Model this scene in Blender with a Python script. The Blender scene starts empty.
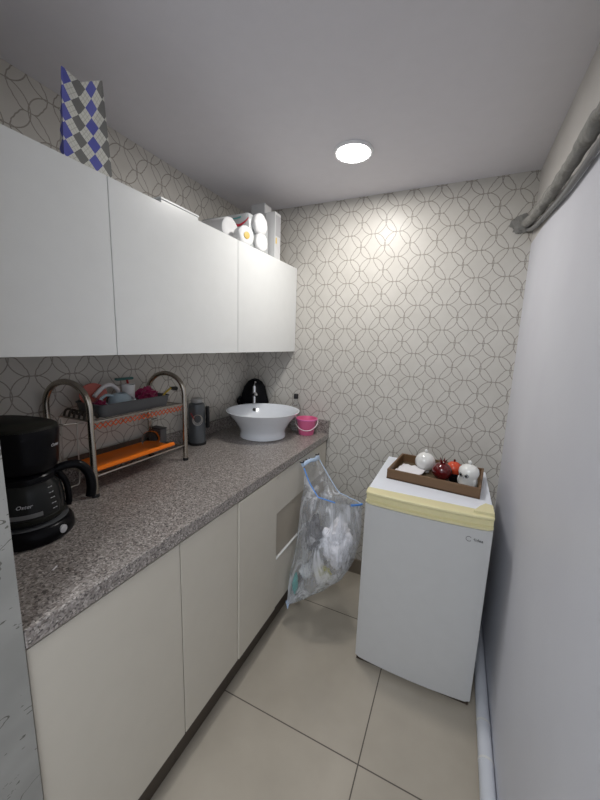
import bpy, bmesh, math, random
from math import pi, sin, cos, radians, sqrt, atan2
from mathutils import Vector, Matrix, noise
random.seed(7)
S = bpy.context.scene
C = S.collection

# ------------------------------------------------------------------ camera, world, lights, exposure
cam = bpy.data.cameras.new('camera'); cam_o = bpy.data.objects.new('camera', cam); C.objects.link(cam_o)
cam.sensor_fit = 'HORIZONTAL'; cam.sensor_width = 36; cam.lens = 36 * 336.86 / 600; cam.clip_start = .02
r_ = Vector((.90533593, .42352121, .03156939)); u_ = Vector((-.09902064, .13821555, .98543969)); f_ = Vector((-.41299123, .89527998, -.16706884))
m = Matrix((r_, u_, -f_)).transposed().to_4x4(); m.translation = Vector((1.31306, -1.95872, 1.45667))
cam_o.matrix_world = m
S.camera = cam_o
w = bpy.data.worlds.new('world'); S.world = w; w.use_nodes = True
w.node_tree.nodes['Background'].inputs[0].default_value = (.80, .88, 1.0, 1)
w.node_tree.nodes['Background'].inputs[1].default_value = .58
S.view_settings.view_transform = 'Standard'; S.view_settings.look = 'None'
S.view_settings.gamma = 1; S.view_settings.use_curve_mapping = False
S.view_settings.exposure = 0.84

def area(name, loc, size, watts, col, rot=(0, 0, 0), shape='DISK', size_y=None):
    l = bpy.data.lights.new(name, 'AREA'); l.shape = shape; l.size = size; l.energy = watts; l.color = col
    if size_y: l.size_y = size_y
    o = bpy.data.objects.new(name, l); C.objects.link(o); o.location = loc; o.rotation_euler = rot
    return o
LX, LY, H = .828, -.45, 2.259
area('downlight_lamp', (LX, LY, H - .012), .13, 3.9, (1, .97, .93))
area('room_lamp', (1.05, -2.75, H - .012), .60, 14, (.93, .97, 1.0))

# ------------------------------------------------------------------ node helpers
class N:
    def __init__(s, t, sock): s.t = t; s.s = sock
    def _m(s, op, o=None, o2=None):
        n = s.t.nodes.new('ShaderNodeMath'); n.operation = op
        for i, v in enumerate([s, o, o2]):
            if v is None: continue
            if isinstance(v, N): s.t.links.new(v.s, n.inputs[i])
            else: n.inputs[i].default_value = v
        return N(s.t, n.outputs[0])
    def __add__(s, o): return s._m('ADD', o)
    def __sub__(s, o): return s._m('SUBTRACT', o)
    def __mul__(s, o): return s._m('MULTIPLY', o)
    def __truediv__(s, o): return s._m('DIVIDE', o)
    def lt(s, o): return s._m('LESS_THAN', o)
    def gt(s, o): return s._m('GREATER_THAN', o)
    def mx(s, o): return s._m('MAXIMUM', o)
    def mn(s, o): return s._m('MINIMUM', o)
    def abs(s): return s._m('ABSOLUTE')
    def fract(s): return s._m('FRACT')
    def floor(s): return s._m('FLOOR')
    def sqrt(s): return s._m('SQRT')
    def cos(s): return s._m('COSINE')
    def at2(s, o): return s._m('ARCTAN2', o)
    def mod(s, o): return s._m('FLOORED_MODULO', o)

def mat(name, col=(.8, .8, .8), rough=.5, metal=0, spec=.5, trans=0, coat=0, bump=None, var=None, emis=None, ior=1.45, sheen=0):
    m = bpy.data.materials.new(name); m.use_nodes = True; t = m.node_tree; b = t.nodes['Principled BSDF']
    b.inputs['Base Color'].default_value = (*col, 1); b.inputs['Roughness'].default_value = rough
    b.inputs['Metallic'].default_value = metal; b.inputs['Specular IOR Level'].default_value = spec
    b.inputs['Transmission Weight'].default_value = trans; b.inputs['Coat Weight'].default_value = coat
    b.inputs['IOR'].default_value = ior; b.inputs['Sheen Weight'].default_value = sheen
    tc = t.nodes.new('ShaderNodeTexCoord')
    if emis:
        b.inputs['Emission Color'].default_value = (*emis[0], 1); b.inputs['Emission Strength'].default_value = emis[1]
    sc, amt = var or (18, .03)
    if sc:
        n = t.nodes.new('ShaderNodeTexNoise'); n.inputs['Scale'].default_value = sc; n.inputs['Detail'].default_value = 4
        t.links.new(tc.outputs['Object'], n.inputs['Vector'])
        mx = t.nodes.new('ShaderNodeMixRGB'); mx.blend_type = 'MIX'
        mx.inputs[1].default_value = (*[max(0, c * (1 - amt)) for c in col], 1); mx.inputs[2].default_value = (*[min(1, c * (1 + amt)) for c in col], 1)
        t.links.new(n.outputs['Fac'], mx.inputs[0]); t.links.new(mx.outputs[0], b.inputs['Base Color'])
    if bump:
        n = t.nodes.new('ShaderNodeTexNoise'); n.inputs['Scale'].default_value = bump[0]; n.inputs['Detail'].default_value = 3
        t.links.new(tc.outputs['Object'], n.inputs['Vector'])
        bp = t.nodes.new('ShaderNodeBump'); bp.inputs['Strength'].default_value = bump[1]; bp.inputs['Distance'].default_value = bump[2] if len(bump) > 2 else .002
        t.links.new(n.outputs['Fac'], bp.inputs['Height']); t.links.new(bp.outputs[0], b.inputs['Normal'])
    return m

def pos_xyz(t):
    g = t.nodes.new('ShaderNodeNewGeometry'); sp = t.nodes.new('ShaderNodeSeparateXYZ'); t.links.new(g.outputs['Position'], sp.inputs[0])
    return [N(t, sp.outputs[i]) for i in range(3)], g
def noisetex(t, vec, scale, detail=3, rough=.5):
    n = t.nodes.new('ShaderNodeTexNoise'); n.inputs['Scale'].default_value = scale; n.inputs['Detail'].default_value = detail; n.inputs['Roughness'].default_value = rough
    t.links.new(vec, n.inputs['Vector']); return n
def ramp(t, fac, stops, interp='LINEAR'):
    r = t.nodes.new('ShaderNodeValToRGB'); r.color_ramp.interpolation = interp
    while len(r.color_ramp.elements) > 1: r.color_ramp.elements.remove(r.color_ramp.elements[-1])
    for i, (p, c) in enumerate(stops):
        e = r.color_ramp.elements[0] if i == 0 else r.color_ramp.elements.new(p)
        e.position = p; e.color = (*c, 1)
    t.links.new(fac, r.inputs[0]); return r
def mixc(t, fac, a, b):
    mx = t.nodes.new('ShaderNodeMixRGB')
    t.links.new(fac.s if isinstance(fac, N) else fac, mx.inputs[0])
    for i, c in ((1, a), (2, b)):
        if isinstance(c, tuple): mx.inputs[i].default_value = (*c, 1)
        else: t.links.new(c, mx.inputs[i])
    return mx.outputs[0]

def wallpaper(name, axis, p0, z0):
    m = mat(name, (.6, .57, .53), .42, var=(0, 0)); t = m.node_tree; b = t.nodes['Principled BSDF']
    P, g = pos_xyz(t)
    # gentle hand-made wobble of the lines
    AX, AZ = .133, .1285
    u = (((P[axis] - p0) / AX + .5).fract() - .5).abs()
    v = (((P[2] - z0) / AZ + .5).fract() - .5).abs()
    U = u / .432; V = v / .533
    th = v.at2(u)
    rd = (U * U + V * V).sqrt() * .455
    lim = (th * 4).cos() * .023 + (th * 16).cos() * .005 + .434
    dD = (rd - lim).abs()
    cu = u * -1 + .5; cv = v * -1 + .5; eu = u + .5; ev = v + .5
    dC = ((cu * cu + cv * cv).sqrt() - .523).abs().mn(((eu * eu + cv * cv).sqrt() - .523).abs()).mn(((cu * cu + ev * ev).sqrt() - .523).abs())
    inside = (rd - lim).lt(0)
    W = .014
    line = dD.lt(W).mx(dC.lt(W) * inside).mx(v.lt(W) * u.gt(.425)).mx(v.gt(.5 - W) * u.lt(.155))
    n = noisetex(t, g.outputs['Position'], 9, 3)
    base = ramp(t, n.outputs['Fac'], [(.3, (.565, .54, .495)), (.7, (.62, .595, .55))])
    n2 = noisetex(t, g.outputs['Position'], 240, 2)
    lc = ramp(t, n2.outputs['Fac'], [(.35, (.285, .26, .225)), (.65, (.36, .33, .295))])
    t.links.new(mixc(t, line, base.outputs[0], lc.outputs[0]), b.inputs['Base Color'])
    bp = t.nodes.new('ShaderNodeBump'); bp.inputs['Strength'].default_value = .25; bp.inputs['Distance'].default_value = .0006
    t.links.new(n2.outputs['Fac'], bp.inputs['Height']); t.links.new(bp.outputs[0], b.inputs['Normal'])
    return m

def granite(name):
    m = mat(name, (.3, .27, .25), .28, var=(0, 0)); t = m.node_tree; b = t.nodes['Principled BSDF']
    P, g = pos_xyz(t)
    v = t.nodes.new('ShaderNodeTexVoronoi'); v.inputs['Scale'].default_value = 250; t.links.new(g.outputs['Position'], v.inputs['Vector'])
    sp = t.nodes.new('ShaderNodeSeparateColor'); t.links.new(v.outputs['Color'], sp.inputs[0])
    r = ramp(t, sp.outputs[0], [(0, (.045, .038, .036)), (.16, (.17, .14, .125)), (.36, (.255, .228, .21)), (.62, (.34, .31, .29)), (.86, (.50, .455, .42)), (.97, (.62, .58, .55))], 'CONSTANT')
    n = noisetex(t, g.outputs['Position'], 60, 4)
    r2 = ramp(t, n.outputs['Fac'], [(.35, (.20, .178, .165)), (.65, (.38, .35, .33))])
    mx = t.nodes.new('ShaderNodeMixRGB'); mx.inputs[0].default_value = .28
    t.links.new(r.outputs[0], mx.inputs[1]); t.links.new(r2.outputs[0], mx.inputs[2]); t.links.new(mx.outputs[0], b.inputs['Base Color'])
    return m

def floor_tile():
    m = mat('floor_tile', (.4, .36, .3), .2, var=(0, 0)); t = m.node_tree; b = t.nodes['Principled BSDF']
    P, g = pos_xyz(t); T = .6215
    u = ((P[0] - 1.135) / T + .5).fract() - .5; v = ((P[1] + .988) / T + .5).fract() - .5
    line = u.abs().lt(.0036).mx(v.abs().lt(.0036))
    n = noisetex(t, g.outputs['Position'], 5, 4)
    base = ramp(t, n.outputs['Fac'], [(.3, (.39, .35, .29)), (.7, (.44, .395, .33))])
    t.links.new(mixc(t, line, base.outputs[0], (.10, .085, .07)), b.inputs['Base Color'])
    rr = line * .5 + .19; t.links.new(rr.s, b.inputs['Roughness'])
    return m

def cracked_plaster():
    m = mat('cracked_grey_stone', (.3, .3, .3), .6, var=(0, 0)); t = m.node_tree; b = t.nodes['Principled BSDF']
    P, g = pos_xyz(t)
    mp = t.nodes.new('ShaderNodeMapping'); mp.inputs['Scale'].default_value = (1, 1, 1.7); mp.inputs['Rotation'].default_value = (.6, 0, 0); t.links.new(g.outputs['Position'], mp.inputs[0])
    n = noisetex(t, mp.outputs[0], 2.6, 5, .5)
    a = (N(t, n.outputs['Fac']) - .47).abs().lt(.0022)
    gate = N(t, n.outputs['Fac']).gt(0)
    mp2 = t.nodes.new('ShaderNodeMapping'); mp2.inputs['Scale'].default_value = (1, .55, 2.2); mp2.inputs['Rotation'].default_value = (.75, 0, 0); t.links.new(g.outputs['Position'], mp2.inputs[0])
    n2 = noisetex(t, mp2.outputs[0], 85, 2)
    nn = noisetex(t, mp.outputs[0], 7, 2)
    chips = (N(t, n2.outputs['Fac']).lt(.315)) * (N(t, nn.outputs['Fac']).gt(.47))
    base = ramp(t, nn.outputs['Fac'], [(.3, (.285, .283, .265)), (.7, (.35, .345, .325))])
    t.links.new(mixc(t, (a * gate).mx(chips), base.outputs[0], (.12, .115, .10)), b.inputs['Base Color'])
    return m

def argyle():
    m = mat('argyle_paper', (.8, .8, .8), .3, coat=.3, var=(0, 0)); t = m.node_tree; b = t.nodes['Principled BSDF']
    uv = t.nodes.new('ShaderNodeUVMap'); sp = t.nodes.new('ShaderNodeSeparateXYZ'); t.links.new(uv.outputs[0], sp.inputs[0])
    s = N(t, sp.outputs[0]); v = N(t, sp.outputs[1])
    a = s + v; c = s - v
    ia = a.floor(); ic = c.floor(); sm = ia + ic
    col = sm.mod(2).lt(.5)
    blue = (sm / 2).mod(2).lt(.5)
    fa = a.fract(); fc = c.fract()
    W = .022
    grid = (fa - .33).abs().lt(W).mx((fa - .66).abs().lt(W)).mx((fc - .33).abs().lt(W)).mx((fc - .66).abs().lt(W))
    wh = mixc(t, grid, (.66, .66, .60), (.46, .46, .40))
    cc = mixc(t, blue, (.17, .17, .16), (.10, .11, .42))
    t.links.new(mixc(t, col, wh, cc), b.inputs['Base Color'])
    return m

def bag_film():
    m = bpy.data.materials.new('clear_bag_film'); m.use_nodes = True; t = m.node_tree; t.nodes.remove(t.nodes['Principled BSDF'])
    out = t.nodes['Material Output']
    tc = t.nodes.new('ShaderNodeTexCoord')
    mp = t.nodes.new('ShaderNodeMapping'); mp.inputs['Scale'].default_value = (1, 1, .22); t.links.new(tc.outputs['Object'], mp.inputs[0])
    n = noisetex(t, mp.outputs[0], 16, 5, .6); n.inputs['Distortion'].default_value = 1.2
    bp = t.nodes.new('ShaderNodeBump'); bp.inputs['Strength'].default_value = .6; bp.inputs['Distance'].default_value = .008; t.links.new(n.outputs['Fac'], bp.inputs['Height'])
    df = t.nodes.new('ShaderNodeBsdfDiffuse'); df.inputs[0].default_value = (.90, .92, .98, 1); t.links.new(bp.outputs[0], df.inputs['Normal'])
    tl = t.nodes.new('ShaderNodeBsdfTranslucent'); tl.inputs[0].default_value = (.90, .93, .98, 1); t.links.new(bp.outputs[0], tl.inputs['Normal'])
    gl = t.nodes.new('ShaderNodeBsdfGlossy'); gl.inputs['Roughness'].default_value = .18; gl.inputs[0].default_value = (.9, .93, 1, 1); t.links.new(bp.outputs[0], gl.inputs['Normal'])
    tr = t.nodes.new('ShaderNodeBsdfTransparent'); tr.inputs[0].default_value = (.96, .98, 1, 1)
    m1 = t.nodes.new('ShaderNodeMixShader'); m1.inputs[0].default_value = .45; t.links.new(df.outputs[0], m1.inputs[1]); t.links.new(tl.outputs[0], m1.inputs[2])
    m2 = t.nodes.new('ShaderNodeMixShader'); m2.inputs[0].default_value = .16; t.links.new(m1.outputs[0], m2.inputs[1]); t.links.new(gl.outputs[0], m2.inputs[2])
    r = ramp(t, n.outputs['Fac'], [(.34, (.14,) * 3), (.50, (.30,) * 3), (.64, (.88,) * 3)])
    m3 = t.nodes.new('ShaderNodeMixShader'); t.links.new(r.outputs[0], m3.inputs[0]); t.links.new(tr.outputs[0], m3.inputs[1]); t.links.new(m2.outputs[0], m3.inputs[2])
    t.links.new(m3.outputs[0], out.inputs[0]); return m

def wall_white():
    m = mat('right_wall_paint', (.6, .6, .62), .5, var=(0, 0), bump=None); t = m.node_tree; b = t.nodes['Principled BSDF']
    P, g = pos_xyz(t)
    n = noisetex(t, g.outputs['Position'], 3, 3)
    lo = ramp(t, n.outputs['Fac'], [(.3, (.65, .655, .715)), (.7, (.69, .70, .755))])
    up = ramp(t, n.outputs['Fac'], [(.3, (.52, .50, .475)), (.7, (.60, .58, .555))])
    # the boarding ends at the pipe: fresh bluish paint below, old plaster above
    edge = P[2].gt(1.945)
    t.links.new(mixc(t, edge, lo.outputs[0], up.outputs[0]), b.inputs['Base Color'])
    n2 = noisetex(t, g.outputs['Position'], 160, 3)
    bp = t.nodes.new('ShaderNodeBump'); bp.inputs['Strength'].default_value = .35; bp.inputs['Distance'].default_value = .001
    t.links.new(n2.outputs['Fac'], bp.inputs['Height']); t.links.new(bp.outputs[0], b.inputs['Normal'])
    return m

M = dict(
    paper_back=wallpaper('wallpaper_back', 0, .889, 1.2900), paper_left=wallpaper('wallpaper_left', 1, -1.370, 1.3160),
    granite=granite('granite'), tile=floor_tile(), stone=cracked_plaster(), right=wall_white(),
    ceiling=mat('ceiling_paint', (.70, .685, .72), .7, bump=(90, .15, .001)),
    skirting=mat('tile_skirting', (.20, .165, .125), .35),
    white_lam=mat('white_laminate', (.77, .78, .77), .28), white_dull=mat('white_board', (.70, .70, .69), .5),
    cream_lam=mat('cream_laminate', (.60, .56, .485), .38), cream_edge=mat('cream_edge', (.66, .63, .57), .4), tan=mat('raw_drawer_front', (.40, .355, .29), .5, bump=(60, .2)),
    dark=mat('dark_plinth', (.085, .068, .052), .5), black=mat('black_plastic', (.0025, .0025, .004), .28, spec=.18), black_matte=mat('black_matte', (.012, .012, .013), .5),
    lid_grey=mat('smoked_lid', (.016, .016, .013), .5, spec=.12),
    coffee_glass=mat('smoky_glass', (.018, .019, .019), .15, spec=.25), silver_print=mat('silver_print', (.55, .55, .57), .35), label_grey=mat('grey_label', (.17, .17, .17), .5),
    steel=mat('brushed_steel', (.50, .46, .40), .24, metal=1, bump=(300, .05)), chrome=mat('chrome', (.85, .86, .88), .08, metal=1), wire=mat('steel_wire', (.45, .42, .38), .3, metal=1),
    orange=mat('orange_plastic', (1, .22, .012), .4), orange_mesh=mat('orange_net', (.80, .13, .03), .5),
    grey_plastic=mat('grey_plastic', (.10, .105, .11), .38), dark_shelf=mat('dark_shelf', (.045, .038, .03), .4, bump=(60, .2)),
    salmon=mat('salmon_plastic', (.55, .13, .10), .35), magenta=mat('magenta_cloth', (.28, .008, .07), .8, sheen=.3, bump=(50, .6, .004)), paleblue=mat('pale_blue_plastic', (.40, .50, .56), .3),
    pale_green=mat('teal_plastic', (.05, .16, .15), .35), clearish=mat('clear_plastic', (.95, .97, .97), .06, trans=.95, ior=1.3),
    glass=mat('clear_glass', (1, 1, 1), .01, trans=1, ior=1.09, var=(0, 0)), red=mat('red_plastic', (.45, .02, .02), .3), yellow_p=mat('yellow_plastic', (.62, .45, .06), .35),
    flask_grey=mat('flask_grey', (.115, .125, .135), .35, metal=.35), flask_cap=mat('flask_cap', (.40, .40, .40), .35), box_dark=mat('dark_box', (.05, .05, .055), .5),
    ceramic=mat('white_ceramic', (.80, .83, .88), .12, coat=.5), pink=mat('pink_plastic', (.78, .16, .33), .3), pink_in=mat('pink_plastic_rim', (.74, .17, .42), .3), white_wire=mat('white_wire', (.80, .72, .74), .4),
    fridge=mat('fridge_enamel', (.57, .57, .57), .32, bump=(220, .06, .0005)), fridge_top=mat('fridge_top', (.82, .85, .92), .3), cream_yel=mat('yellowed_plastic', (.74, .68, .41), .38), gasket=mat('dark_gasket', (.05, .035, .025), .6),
    brown=mat('brown_wood', (.155, .085, .04), .45, bump=(40, .3)), brown_in=mat('woven_lining', (.11, .075, .04), .8, bump=(300, .8)),
    dark_red=mat('dark_red_glaze', (.11, .006, .008), .16, coat=.5), orange_red=mat('orange_red_glaze', (.62, .07, .025), .2, coat=.4), white_gl=mat('white_glaze', (.78, .78, .76), .1, coat=.6), grey_gl=mat('grey_glaze', (.30, .31, .32), .15, coat=.4),
    paper=mat('white_paper', (.78, .76, .78), .6), tissue=mat('tissue_roll', (.80, .80, .80), .8, bump=(80, .3)), wrap=mat('pack_film', (.56, .58, .58), .22), pack_red=mat('print_red', (.60, .02, .05), .4), pack_yel=mat('print_yellow', (.70, .50, .12), .4), pack_teal=mat('print_teal', (.10, .38, .38), .4),
    carton=mat('grey_carton', (.42, .42, .43), .5), carton2=mat('light_carton', (.62, .62, .62), .5),
    film=bag_film(), blue_rim=mat('blue_drawstring', (.10, .28, .72), .4), blue_pale=mat('pale_blue_film', (.50, .64, .85), .35), crumple=mat('crumpled_white_bag', (.86, .83, .85), .45, bump=(30, .7, .006)), rub_dark=mat('dark_rubbish', (.09, .085, .085), .5, bump=(30, .8, .006)), rub_yel=mat('yellow_rubbish', (.68, .62, .20), .5), rub_teal=mat('teal_film', (.10, .42, .38), .4),
    pvc=mat('pvc_pipe', (.62, .64, .69), .3), mortar=mat('mortar', (.26, .255, .24), .85, bump=(70, 1, .006), var=(25, .35)), pipe_dark=mat('dull_pipe', (.22, .22, .22), .6),
    lamp=mat('lamp_diffuser', (1, 1, 1), .5, emis=((1, .99, .97), 9), var=(0, 0)), lamp_ring=mat('lamp_ring', (.85, .85, .86), .4), argyle=argyle(), eye=mat('eye_black', (.01, .01, .01), .1),
)

# ------------------------------------------------------------------ mesh helpers (world coordinates)
def nb(): return bmesh.new()
def box(bm, lo, hi, bev=0, rot=None, piv=None):
    r = bmesh.ops.create_cube(bm, size=1); vs = r['verts']
    for v in vs: v.co = Vector([(lo[i] + hi[i]) / 2 + v.co[i] * (hi[i] - lo[i]) for i in range(3)])
    if bev:
        es = list({e for v in vs for e in v.link_edges})
        q = bmesh.ops.bevel(bm, geom=es, offset=bev, segments=2, affect='EDGES', profile=.5); vs = list({v for f in q['faces'] for v in f.verts} | {v for v in vs if v.is_valid})
    if rot is not None:
        c = Vector(piv or [(lo[i] + hi[i]) / 2 for i in range(3)]); R = Matrix.Rotation(rot[0], 3, rot[1])
        for v in vs: v.co = c + R @ (v.co - c)
    return vs
def loft(bm, rings, closed=True, cap0=True, cap1=True):
    R = [[bm.verts.new(p) for p in r] for r in rings]; n = len(R[0])
    for a, b in zip(R, R[1:]):
        for i in range(n if closed else n - 1):
            j = (i + 1) % n
            bm.faces.new((a[i], a[j], b[j], b[i]))
    if cap0 and closed: bm.faces.new(R[0][::-1])
    if cap1 and closed: bm.faces.new(R[-1])
    return R
def lathe(bm, prof, c=(0, 0, 0), seg=36, sx=1, sy=1, axis=None, a0=0):
    rings = []
    for r, z in prof:
        r = max(r, .0002)
        rings.append([Vector((cos(a0 + 2 * pi * i / seg) * r * sx, sin(a0 + 2 * pi * i / seg) * r * sy, z)) for i in range(seg)])
    if axis:
        q = Vector((0, 0, 1)).rotation_difference(Vector(axis)); rings = [[q @ p for p in r] for r in rings]
    rings = [[Vector(c) + p for p in r] for r in rings]
    return loft(bm, rings)
def smooth_path(pts, n=8):
    P = [Vector(p) for p in pts]; out = []
    for i in range(len(P) - 1):
        p0 = P[max(i - 1, 0)]; p1 = P[i]; p2 = P[i + 1]; p3 = P[min(i + 2, len(P) - 1)]
        for k in range(n):
            t = k / n
            out.append(.5 * ((2 * p1) + (p2 - p0) * t + (2 * p0 - 5 * p1 + 4 * p2 - p3) * t * t + (3 * p1 - p0 - 3 * p2 + p3) * t ** 3))
    out.append(P[-1]); return out
def tube(bm, pts, r, seg=10, closed=False, rf=None):
    P = [Vector(p) for p in pts]; n = len(P); rings = []; up = None
    for i in range(n):
        d = (P[(i + 1) % n] - P[i - 1]) if closed else (P[min(i + 1, n - 1)] - P[max(i - 1, 0)])
        d.normalize()
        if up is None: up = d.orthogonal().normalized()
        up = (up - d * up.dot(d)).normalized(); s = d.cross(up)
        rr = rf(i / (n - 1)) if rf else r
        rings.append([P[i] + (up * cos(2 * pi * k / seg) + s * sin(2 * pi * k / seg)) * rr for k in range(seg)])
    if closed: rings.append([v.copy() for v in rings[0]]); return loft(bm, rings, cap0=False, cap1=False)
    return loft(bm, rings)
def blob(bm, c, r, amp=.2, fr=3, sub=4, seed=0):
    q = bmesh.ops.create_icosphere(bm, subdivisions=sub, radius=1)
    for v in q['verts']:
        d = v.co.normalized(); k = 1 + amp * noise.fractal(d * fr + Vector((seed * 3.1, seed, 0)), .9, 2.0, 4)
        v.co = Vector((c[0] + d.x * r[0] * k, c[1] + d.y * r[1] * k, c[2] + d.z * r[2] * k))
def root_of(o):
    while o.parent: o = o.parent
    return o
def obj(name, bm, m, parent=None, smooth=False, ang=40, keep=False):
    bmesh.ops.remove_doubles(bm, verts=bm.verts, dist=1e-6)
    if not keep: bmesh.ops.recalc_face_normals(bm, faces=bm.faces)
    if parent: org = root_of(parent).location.copy()
    else:
        xs = [v.co for v in bm.verts]; org = Vector(((min(v.x for v in xs) + max(v.x for v in xs)) / 2, (min(v.y for v in xs) + max(v.y for v in xs)) / 2, min(v.z for v in xs)))
    for v in bm.verts: v.co -= org
    for f in bm.faces: f.smooth = smooth
    if smooth:
        for e in bm.edges:
            if len(e.link_faces) == 2 and e.calc_face_angle(0) > radians(ang): e.smooth = False
    me = bpy.data.meshes.new(name); bm.to_mesh(me); bm.free(); me.materials.append(M[m] if isinstance(m, str) else m)
    o = bpy.data.objects.new(name, me); C.objects.link(o)
    if parent: o.parent = parent
    else: o.location = org
    return o
def tag(o, label, cat, group=None):
    o['label'] = label; o['category'] = cat
    if group: o['group'] = group
    return o
def thing(name, label, cat, loc, group=None):
    o = bpy.data.objects.new(name, None); C.objects.link(o); o.location = loc; o.empty_display_size = .05
    return tag(o, label, cat, group)
def bx(name, lo, hi, m, parent=None, bev=0, **k):
    bm = nb(); box(bm, lo, hi, bev, **k); return obj(name, bm, m, parent)
def struct(o): o['kind'] = 'structure'; return o
def text(name, body, size, origin, right, up, m, parent, depth=.0004, shear=0, sx=1):
    cu = bpy.data.curves.new(name, 'FONT'); cu.body = body; cu.size = size; cu.extrude = depth; cu.shear = shear; cu.align_x = 'CENTER'; cu.align_y = 'CENTER'; cu.resolution_u = 3
    tmp = bpy.data.objects.new('tmp', cu); C.objects.link(tmp); bpy.context.view_layer.update()
    me = bpy.data.meshes.new_from_object(tmp.evaluated_get(bpy.context.evaluated_depsgraph_get()))
    bpy.data.objects.remove(tmp); bm = nb(); bm.from_mesh(me); bpy.data.meshes.remove(me)
    R = Vector(right).normalized(); U = Vector(up).normalized(); Nn = R.cross(U)
    return bm, R, U, Nn
def put_text(name, body, size, origin, right, up, m, parent, bend=None, **k):
    bm, R, U, Nn = text(name, body, size, origin, right, up, m, parent, **k)
    for v in bm.verts:
        p = v.co.copy()
        if bend:   # wrap round a vertical cylinder: bend = (centre, radius, angle)
            c, rad, a0 = bend; a = a0 + p.x / rad; q = rad + p.z
            v.co = Vector((c[0] + cos(a) * q, c[1] + sin(a) * q, origin[2] + p.y))
        else: v.co = Vector(origin) + R * p.x + U * p.y + Nn * p.z
    return obj(name, bm, m, parent)

# ------------------------------------------------------------------ room shell
W, YN, FR = 1.567, -3.35, -1.670
struct(bx('floor', (-.15, YN, -.1), (W + .12, .12, 0), 'tile'))
struct(bx('ceiling', (-.15, YN, H), (W + .12, .12, H + .1), 'ceiling'))
struct(bx('wall_back', (-.12, 0, 0), (W + .12, .12, H), 'paper_back'))
struct(bx('wall_left', (-.12, FR, 0), (0, 0, H), 'paper_left'))
struct(bx('wall_right', (W, YN, 0), (W + .12, 0, H), 'right'))
struct(bx('wall_front_left', (-.12, YN, 0), (.6185, FR - .0005, H), 'stone'))
struct(bx('baseboard_back', (.625, -.012, 0), (W, 0, .095), 'skirting', bev=.001))

# ceiling downlight
t = thing('ceiling_light', 'round white recessed downlight glowing in the grey ceiling', 'ceiling light', (LX, LY, H - .02))
bm = nb(); lathe(bm, [(.071, -.010), (.078, -.012), (.082, -.006), (.082, 0)], (LX, LY, H), 40)
for f in [f for f in bm.faces if len(f.verts) > 4]: bm.faces.remove(f)
obj('light_ring', bm, 'lamp_ring', t, True)
bm = nb(); lathe(bm, [(.071, -.0105), (.071, -.004)], (LX, LY, H), 40); obj('diffuser', bm, 'lamp', t)

# ------------------------------------------------------------------ upper cabinets
UD, U0, U1 = .364, 1.402, 1.905
for i, (a, b, lab) in enumerate([(-1.668, -1.250, 'white wall cabinet nearest the camera, under the argyle gift bag'),
                                 (-1.250, -.621, 'middle white wall cabinet above the dish rack'),
                                 (-.621, -.002, 'white wall cabinet in the far corner, under the toilet paper pack')]):
    t = thing('wall_cabinet', lab, 'cabinet', (UD / 2, (a + b) / 2, U0), 'white wall cabinets over the counter')
    bx('body', (.002, a + .0005, U0 + .003), (UD - .020, b - .0005, U1), 'white_dull', t)
    bx('door', (UD - .0185, a + .0015, U0), (UD, b - .0015, U1), 'white_lam', t, bev=.0008)

# ------------------------------------------------------------------ base cabinets
DX, DB, DT = .614, .163, .858
units = [(-1.6695, -1.268, 0, 'cream base cabinet nearest the camera, with the widest door', 'door'),
         (-1.268, -.972, 0, 'middle cream base cabinet between the widest door and the narrow far door', 'door'),
         (-.972, -.668, .004, 'cream base cabinet beside the drawers', 'door')]
for a, b, ex, lab, k in units:
    t = thing('base_cabinet', lab, 'cabinet', (.3, (a + b) / 2, 0), 'cream base cabinets under the counter')
    bx('body', (.022, a + .0005, .125), (.590, b - .0005, DT), 'cream_edge', t)
    bx('door', (.592 + ex, a + .002, DB), (DX + ex, b - .002, DT - .004), 'cream_lam', t, bev=.001)
    bx('plinth', (.05, a + .0005, 0), (.560, b - .0005, .125), 'dark', t)
t = thing('drawer_cabinet', 'cream drawer cabinet in the far corner behind the hanging rubbish bag', 'cabinet', (.3, -.34, 0))
bx('body', (.022, -.6675, .125), (.585, -.024, DT), 'cream_edge', t)
bx('plinth', (.05, -.6675, 0), (.560, -.024, .125), 'dark', t)
bx('drawer_front', (.592, -.664, .662), (DX, -.028, DT - .004), 'cream_lam', t, bev=.001)
d = bx('drawer_front', (.588, -.664, .434), (DX - .005, -.028, .656), 'tan', t, bev=.001); d['label'] = 'darker tan middle drawer front'
bx('drawer_front', (.592, -.664, DB), (DX, -.028, .424), 'cream_lam', t, bev=.001)
d = bx('lit_edge_strip', (.590, -.664, .4245), (DX + .003, -.3, .4300), 'white_lam', t); d['label'] = 'white strip standing in for the lit top edge of the lowest drawer'  # light catching the drawer's top edge, put in as a white strip

# worktop with its upstands
t = thing('worktop', 'speckled brown granite worktop running along the left wall', 'worktop', (.3, -.83, .86))
bx('slab', (.001, FR + .001, .860), (.619, -.001, .900), 'granite', t, bev=.002)
bx('upstand', (.001, FR + .001, .9005), (.012, -.022, .975), 'granite', t, bev=.001)
bx('upstand', (.001, -.021, .9005), (.619, -.001, .983), 'granite', t, bev=.001)

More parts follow.
